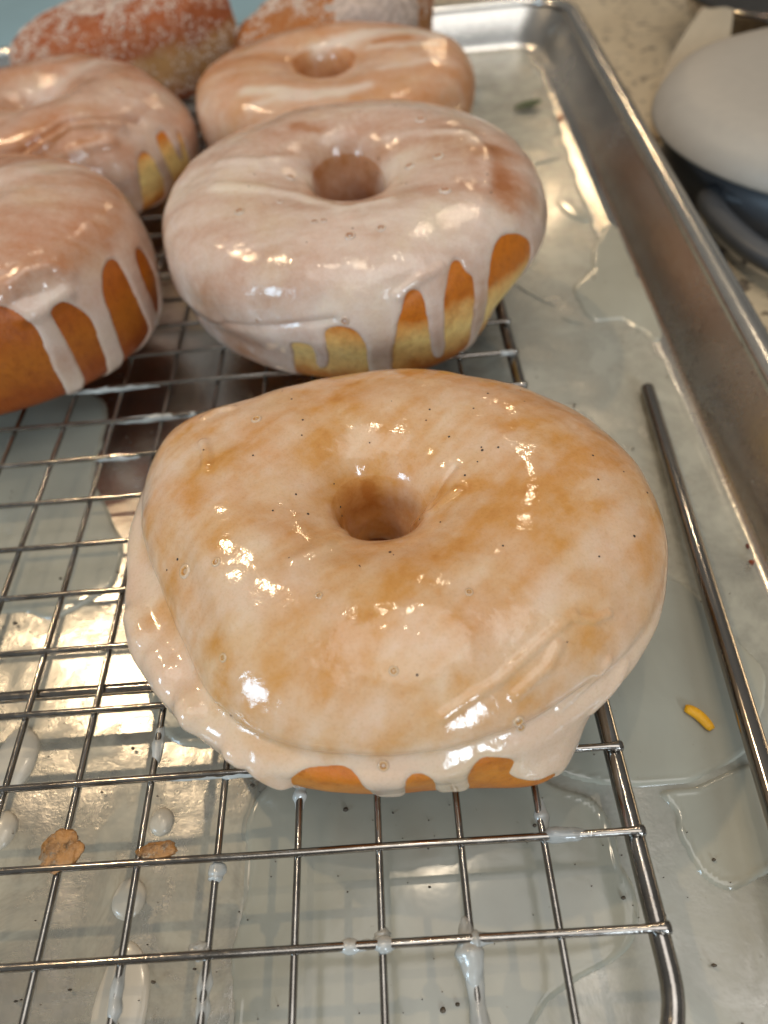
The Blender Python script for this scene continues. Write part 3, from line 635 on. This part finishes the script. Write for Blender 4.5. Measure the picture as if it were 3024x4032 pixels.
# left row ------------------------------------------------------------------
A4 = lambda pts: cv(pts, 274.3, 192, 0.2852)
bare4 = [A4([(215, 370), (240, 325), (275, 300), (305, 335), (340, 400), (390, 490), (435, 570), (480, 680), (470, 750), (420, 800), (392, 850), (375, 740), (345, 640), (290, 550), (245, 460)]),
         A4([(80, 600), (95, 490), (150, 462), (200, 540), (240, 620), (285, 700), (305, 800), (318, 900), (310, 1000), (290, 1080, 1), (150, 1120, 1), (140, 900), (105, 760)]),
         A4([(345, 235), (400, 320), (450, 425), (500, 620), (492, 700), (455, 570), (400, 440)])]
def milk4(D, pk):
    P = D['P']; return 0.70 + 0.9 * (streaks(P, 20, 0.5, 1.2, 41) - 0.5) + 0.7 * (fbm(P * 0.8 + 1.2, 4, 6) - 0.5) - 0.15 * (D['Z'] > .8)
def relief4(D, pk):
    return curve_relief(D, pk, [([(0, 345), (60, 318), (100, 290), (140, 266), (190, 257), (300, 262)], 0.10, -0.14), ([(60, 330), (110, 300), (150, 275), (200, 268), (260, 275)], 0.12, 0.09), ([(150, 330), (190, 320), (240, 310)], 0.14, 0.06)])
P4 = [(.2, .3), (.06, .5), (0., .62), (.03, .74), (.12, .86), (.27, .96), (.45, 1.01), (.66, .99), (.86, .91), (.97, .74), (1., .48), (.985, .22), (.94, .05), (.80, 0), (.5, 0), (.25, 0)]
D4 = donut_shape((-11.15, 19.35), 3.70, 3.35, 2.45, 0.35, (-0.3, 0.2), P4, 560, 300, 16, 0.02, 0.09, lambda T, A, Z: (-0.45 * sstep(0.45, 0.85, Z) * sstep(0.5, 0.85, A) * np.clip(np.cos(T), 0, 1), 0 * A))
build_donut('glazed_donut', 'pinkish glazed donut with a dimple and a deep crease, second in the left row', D4, DOUGH_PALE, GLAZE_PINK, bare4, milk4, True, relief4, 4, [(258, 158 + 40, .05)], th0=0.045)
A5 = lambda pts: cv(pts, 0, 548.6, 0.5)
bare5 = [A5([(-60, 205), (0, 222), (60, 245), (95, 262), (125, 292), (172, 350), (205, 440), (258, 545), (300, 622), (320, 660, 1), (0, 760, 1), (-80, 760, 1)]),
         A5([(205, 255), (240, 212), (275, 200), (330, 225), (395, 270), (420, 345), (448, 430), (480, 520), (475, 580, 1), (380, 620, 1), (365, 560), (345, 480), (300, 400), (265, 330), (240, 292)]),
         A5([(450, 190), (445, 120), (448, 60), (470, 22), (498, 14), (525, 50), (560, 130), (598, 215), (640, 285), (655, 340), (648, 400), (615, 480, 1), (560, 520, 1), (535, 430), (492, 310)]),
         A5([(580, 0), (610, -40), (650, 20), (690, 150), (698, 255), (685, 265), (640, 160), (605, 70)])]
def milk5(D, pk):
    P = D['P']; return 0.54 + 0.9 * (streaks(P, 8, 0.3, 1.3, 51) - 0.5) + 0.6 * (fbm(P * 0.9 + 4.2, 4, 6) - 0.5) + 0.30 * sstep(.85, .7, D['Z']) * (D['A'] > .5) + curve_relief(D, pk, [([(0, 395), (60, 372), (130, 362), (200, 365)], 0.3, 0.4), ([(0, 370), (60, 350), (140, 340)], 0.15, 0.3)])
def relief5(D, pk):
    return curve_relief(D, pk, [([(50, 690), (80, 675), (120, 655), (145, 630)], 0.12, 0.08), ([(20, 620), (60, 590), (110, 575), (150, 590)], 0.12, 0.07), ([(15, 660), (50, 645), (90, 630)], 0.1, -0.05)])
D5 = donut_shape((-11.45, 12.1), 4.25, 3.2, 2.9, 0.6, (0, 0), P2, 620, 340, 21, 0.012, 0.06)
build_donut('glazed_donut', 'glazed donut with dark orange bare sides and long drips, front of the left row', D5, DOUGH_DARK, GLAZE_PINK, bare5, milk5, True, relief5, 8, th0=0.045)
# sugared donuts ------------------------------------------------------------
def sugar_part(D, root, n_, seed, sel=None):
    P, n = D['P'], D['n']; pk = Picker(D); ok = np.argwhere(pk.face & (D['Z'] > 0.12) if sel is None else sel(D, pk)); r_ = np.random.default_rng(seed); mb = MB()
    base = np.array([(1, 1, 1), (-1, 1, 1), (-1, -1, 1), (1, -1, 1), (1, 1, -1), (-1, 1, -1), (-1, -1, -1), (1, -1, -1)], float)
    fc = [(0, 1, 2, 3), (4, 7, 6, 5), (0, 4, 5, 1), (1, 5, 6, 2), (2, 6, 7, 3), (3, 7, 4, 0)]
    w_ = fbm(P * 1.6 + seed, 3)
    while n_ > 0:
        i, j = ok[r_.integers(len(ok))]
        if r_.random() > sstep(0.35, 0.65, w_[i, j]): n_ -= 0.2; continue
        q, _ = np.linalg.qr(r_.normal(size=(3, 3))); mb.add((base * r_.uniform(0.010, 0.025)) @ q + P[i, j] + n[i, j] * 0.012, fc); n_ -= 1
    o = mb.build('sugar_grains', SUGARGRAIN, root, smooth=False); o['kind'] = 'stuff'; return o
D6 = donut_shape((-10.9, 26.9), 4.0, 3.1, 2.45, 0.3, (0.4, 0.3), P4, 460, 260, 26, 0.02, 0.12, lambda T, A, Z: (0 * A, Z * A * np.cos(T) * 0.55))
r6 = build_donut('sugared_donut', 'sugar coated red brown donut at the back of the left row', D6, SUGARED); sugar_part(D6, r6, 7500, 3)
D7 = donut_shape((-3.65, 26.75), 3.5, 2.85, 2.35, 0.3, (0, 0.3), P4, 460, 260, 30, 0.035, 0.2, lambda T, A, Z: (-0.35 * A * Z * np.clip(-np.cos(T), 0, 1), Z * A * np.minimum(np.cos(T), 0.2) * 0.9))
r7 = build_donut('sugared_donut', 'orange sugared donut with a clumped grey sugar crust, back of the right row', D7, SUGARED2); sugar_part(D7, r7, 5000, 4)
# clumped crust on its top right
pk = Picker(D7); ctr = D7['P'][pk.ij(850, 22)]; dd = np.linalg.norm((D7['P'] - ctr) * [0.55, 1.0, 1.0], axis=-1)
k_ = sstep(1.05, 0.6, dd + 0.7 * (fbm(D7['P'] * 2.2, 4) - 0.5)); t_ = k_ * (0.04 + 0.16 * fbm(D7['P'] * 5.0, 4)) - 0.03 * (k_ < 0.02)
Fq = grid_faces(*k_.shape, k_ > 0.005); used, inv = np.unique(Fq, return_inverse=True)
link('sugar_crust', mesh('sugar_crust', (D7['P'] + D7['n'] * t_[..., None]).reshape(-1, 3)[used], inv.reshape(-1, 4)), CRUST, r7)

mbs = MB(); rs_ = np.random.default_rng(5)
for _ in range(280):
    x_, y_ = rs_.uniform(-60, 1600), rs_.uniform(300, 2300); q_ = unp(x_, y_, FZ)
    if not inside(q_[None, :2], rrect(-0.3, 1.0))[0]: continue
    r0 = 0.008 + 0.035 * rs_.random() ** 4; mbs.blob((q_[0], q_[1], FZ + 0.075), r0, r0 * rs_.uniform(.6, 1), 0.04 if r0 > 0.02 else 0.03, 7, 4, 0.5)
tag(mbs.build('specks', mat_plain('brown_specks', (0.10, 0.075, 0.05), 0.6, var=0.6, scale=2), loc=(0, 0, FZ)), 'tiny dark specks and crumbs strewn over the glaze on the tray floor', 'specks', None, 'stuff')
# ------------------------------------------------------------------ rod and scraps in the tray
e0 = unp(1397, 835, FZ + 0.15); e1 = unp(1659, 1697, -0.58); dr = (e1 - e0) / np.linalg.norm(e1 - e0)
t_end = (-5.6 - e0[1]) / dr[1]; mb = MB(); ts = np.concatenate([[0, 0.03, 0.08], np.linspace(0.3, t_end, 30)])
mb.tube(e0 + dr * ts[:, None], np.concatenate([[0.09, 0.125, 0.135], np.linspace(0.135, 0.165, 30)]), 20)
tag(mb.build('metal_rod', mat_plain('polished_steel', (0.34, 0.31, 0.28), 0.13, 1.0, 0.1), loc=tuple(e0)), 'long polished steel rod lying in the tray right of the rack', 'rod')
c = unp(1503, 1560, FZ); mb = MB(); t = np.linspace(0, 1, 12); zp = np.stack([unp(1475 + 58 * q, 1535 + 47 * q - 8 * math.sin(q * 3.1), FZ) for q in t]); zp[:, 2] = FZ + 0.11
mb.tube(zp, 0.085 * (0.6 + 0.4 * np.sin(np.pi * t) ** 0.4), 10, flat=np.full(12, 0.7)); tag(mb.build('zest_strip', mat_plain('orange_zest', (0.85, 0.42, 0.01), 0.4, var=0.12, scale=8, bmp=0.4), loc=tuple(zp[0])), 'bright yellow orange zest strip in a glaze puddle', 'zest')
def leaf():
    c = unp(1137, 238, FZ); n_ = 10; V = []; Fc = []
    for i in range(n_ + 1):
        t = i / n_; wd = 0.26 * math.sin(math.pi * min(1, t * 0.96 + 0.02)) ** 0.7
        for s_ in (-1, 0, 1): V.append((-0.42 + 0.95 * t, s_ * wd + 0.1 * t, 0.05 + 0.06 * abs(s_) + 0.10 * t))
    for i in range(n_):
        for s_ in (0, 1): Fc.append((i * 3 + s_, i * 3 + s_ + 1, i * 3 + s_ + 4, i * 3 + s_ + 3))
    k = len(V); V += [(a, b, z_ - 0.012) for a, b, z_ in V]; Fc += [tuple(q + k for q in reversed(f)) for f in list(Fc)]
    tag(link('leaf', mesh('leaf', V, Fc), mat_plain('dark_green_leaf', (0.03, 0.055, 0.012), 0.45, var=0.3), None, (c[0], c[1], FZ + 0.015)), 'tiny dark green leaf on the tray floor near the far corner', 'leaf')
leaf()
crumb(1210, 254, FZ + 0.05, 0.09, 0.09, 0.07, 'tiny orange crumb by the right tray wall', mat_plain('orange_crumb', (0.62, 0.28, 0.14), 0.6), group=None)
crumb(1615, 1180, FZ + 0.12, 0.03, 0.05, 0.03, 'upper dark red speck at the foot of the tray wall', mat_plain('red_speck', (0.12, 0.02, 0.01), 0.4), group=None, cat='speck', name='speck')
crumb(1624, 1214, FZ + 0.12, 0.04, 0.05, 0.035, 'lower red brown speck at the foot of the tray wall', mat_plain('red_brown_speck', (0.22, 0.04, 0.01), 0.4), group=None, cat='speck', name='speck')
def string(pts, label, r=0.03):
    P = np.array([unp(x, y, FZ) for x, y in pts]); P[:, 2] = FZ + 0.025; t = np.linspace(0, 1, 24); k = np.linspace(0, 1, len(P))
    Q = np.stack([np.interp(t, k, P[:, q]) for q in range(3)], -1); mb = MB(); mb.tube(Q, r * (0.4 + 0.6 * np.sin(np.pi * t)), 8, flat=np.full(24, 0.6))
    tag(mb.build('glaze_ridge', PUDDLE, loc=tuple(Q[0])), label, 'glaze ridge', 'dried glaze ridges on the tray')
string([(1148, 356), (1180, 350), (1212, 341)], 'short straight glaze ridge right of the third donut', 0.05)
string([(1110, 612), (1135, 630), (1170, 650), (1200, 662)], 'long thin glaze ridge right of the second donut')
string([(1213, 688), (1235, 697), (1262, 700)], 'tiny curved glaze ridge beside the long thin one')

# ------------------------------------------------------------------ what stands behind and beside the tray
def box(name, x0, x1, y0, y1, z0, z1, mat, label, cat, bev=0.25):
    n = 6; V = []; Fc = []; prof = [(bev, z0)] + [(bev * (1 - math.sin(a)), z1 - bev * (1 - math.cos(a)) if False else z1 - bev + bev * math.sin(math.pi / 2 - a) * 0 + bev * 0) for a in []]
    prof = [(0, z0)] + [(bev * (1 - math.cos(a)), z1 - bev + bev * math.sin(a)) for a in np.linspace(0, math.pi / 2, n)]
    for ins, z in prof: V += [(x0 + ins, y0 + ins, z), (x1 - ins, y0 + ins, z), (x1 - ins, y1 - ins, z), (x0 + ins, y1 - ins, z)]
    for k in range(len(prof) - 1): Fc += [(k * 4 + i, k * 4 + (i + 1) % 4, (k + 1) * 4 + (i + 1) % 4, (k + 1) * 4 + i) for i in range(4)]
    Fc += [(3, 2, 1, 0), tuple((len(prof) - 1) * 4 + i for i in range(4))]
    c = ((x0 + x1) / 2, (y0 + y1) / 2, z0); return tag(link(name, mesh(name, np.array(V) - c, Fc, False), mat, None, c), label, cat)
box('reflection_slab', -34, -1.2, 32.6, 60, CZ, CZ + 0.9, mat_plain('blue_reflection_tint', (0.26, 0.40, 0.46), 0.3, var=0.08, scale=0.3), 'added slab behind the tray, coloured blue grey as the window reflected on the counter', 'reflection_slab', 0.15)  # added slab; its blue carries the window reflection of the counter
# cream bowl with a grey handle loop at the right
def revolve(prof, seg=72):
    a = np.linspace(0, 2 * np.pi, seg, endpoint=False); V = [(r * math.cos(t), r * math.sin(t), z) for r, z in prof for t in a]
    return V, [(k * seg + i, k * seg + (i + 1) % seg, (k + 1) * seg + (i + 1) % seg, (k + 1) * seg + i) for k in range(len(prof) - 1) for i in range(seg)]
BZ = 0.2; br = 5.2; bc = np.array([9.44, 18.01]) + np.array([1.19, 0.25]); hb = BZ - CZ
bowl = thing('mixing_bowl', 'upside down pale cream bowl with loop handle, on an added base coloured as the shade under it', 'bowl', (bc[0], bc[1], CZ))
V, Fc = revolve([(0.001, hb - .1), (br * .8, hb - .12), (br - .1, hb - .03), (br, hb), (br * 1.0, hb + .08), (br * .985, hb + .3), (br * .94, hb + .65), (br * .85, hb + .85), (br * .70, hb + .97), (br * .5, hb + 1.03), (br * .25, hb + 1.06), (0.001, hb + 1.06)]); link('shell', mesh('shell', V, Fc), mat_plain('cream_enamel', (0.37, 0.33, 0.28), 0.5, var=0.05), bowl)
V, Fc = revolve([(0.001, 0), (br * .84, 0), (br * .9, .1), (br * .88, hb - .13), (0.001, hb - .13)]); link('shade_base', mesh('shade_base', V, Fc), mat_plain('underside_shade', (0.07, 0.075, 0.085), 0.45, var=0.05), bowl)  # added base, dark in place of the shade beneath the shell
HZ = BZ - 0.75
hp = np.array([unp(x, y, HZ) for x, y in [(1780, 440), (1700, 440), (1640, 440), (1580, 425), (1545, 415), (1532, 428), (1540, 455), (1570, 490), (1620, 535), (1680, 570), (1780, 600)]])
t = np.linspace(0, 1, 60); k = np.linspace(0, 1, len(hp)); hq = np.stack([np.interp(t, k, hp[:, q]) for q in range(3)], -1)
for _ in range(6): hq[1:-1] = 0.25 * hq[:-2] + 0.5 * hq[1:-1] + 0.25 * hq[2:]
mb = MB(); mb.tube(hq - [bc[0], bc[1], CZ], 0.33, 16, flat=np.full(60, 0.8)); mb.build('handle', mat_plain('dark_grey_rubber', (0.055, 0.06, 0.068), 0.45, var=0.1), bowl)
# steel bowl at the top right and a solid strip standing for the counter's reflection in it
SZ = 0.85; s1, s2, s3 = unp(1478, 0, SZ), unp(1590, 24, SZ), unp(1659, 38, SZ)
tn_ = (s3 - s1)[:2] / np.linalg.norm((s3 - s1)[:2]); sc_ = s2[:2] + 0.5 * tn_ + np.array([-tn_[1], tn_[0]]) * 5.0; sr = np.linalg.norm(sc_ - s2[:2]); print('steel', sc_, sr)
sb = thing('steel_bowl', 'shiny dark steel bowl at the top right corner of the photo', 'bowl', (sc_[0], sc_[1], CZ)); hs_ = SZ - CZ
CHR = mat_plain('mirror_steel', (0.22, 0.20, 0.18), 0.12, 1.0, 0.1)
V, Fc = revolve([(0.001, 0.2), (sr * .5, .25), (sr * .8, hs_ * .4), (sr * .95, hs_ * .8), (sr * .98, hs_)]); link('bowl_interior', mesh('bowl_interior', V, [tuple(reversed(f)) for f in Fc]), CHR, sb)
V, Fc = revolve([(sr * .98, hs_), (sr, hs_ + .1), (sr + .15, hs_ + .02), (sr + .13, hs_ - .14), (sr * .97, hs_ * .85), (sr * .86, hs_ * .4), (sr * .55, 0.02), (0.001, 0)]); link('bowl_wall', mesh('bowl_wall', V, Fc), CHR, sb)
lo = [unp(1391, 185, CZ + .05), unp(1440, 262, CZ + .05), unp(1600, 262, CZ + .05)]
def reflection_strip():
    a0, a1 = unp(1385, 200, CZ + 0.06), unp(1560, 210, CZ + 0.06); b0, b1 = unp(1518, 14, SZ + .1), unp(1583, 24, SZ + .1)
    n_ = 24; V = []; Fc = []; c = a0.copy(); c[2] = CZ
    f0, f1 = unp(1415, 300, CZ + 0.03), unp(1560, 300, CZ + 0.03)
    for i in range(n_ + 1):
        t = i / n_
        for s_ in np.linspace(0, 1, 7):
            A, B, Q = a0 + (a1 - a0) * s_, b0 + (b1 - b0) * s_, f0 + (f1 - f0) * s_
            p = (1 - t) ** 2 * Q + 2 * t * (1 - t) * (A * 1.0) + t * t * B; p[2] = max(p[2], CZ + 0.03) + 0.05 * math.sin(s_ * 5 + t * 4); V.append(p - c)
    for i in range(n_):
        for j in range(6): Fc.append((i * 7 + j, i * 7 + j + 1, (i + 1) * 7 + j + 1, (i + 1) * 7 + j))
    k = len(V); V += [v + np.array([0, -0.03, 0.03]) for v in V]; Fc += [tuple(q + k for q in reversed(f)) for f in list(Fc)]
    tag(link('counter_reflection', mesh('counter_reflection', V, Fc), mat_plain('beige_reflection_tint', (0.42, 0.32, 0.21), 0.8, var=0.06, bmp=0.2), None, c), 'beige strip up to the steel bowl, drawn in place of the reflected counter', 'reflection_strip')
reflection_strip()
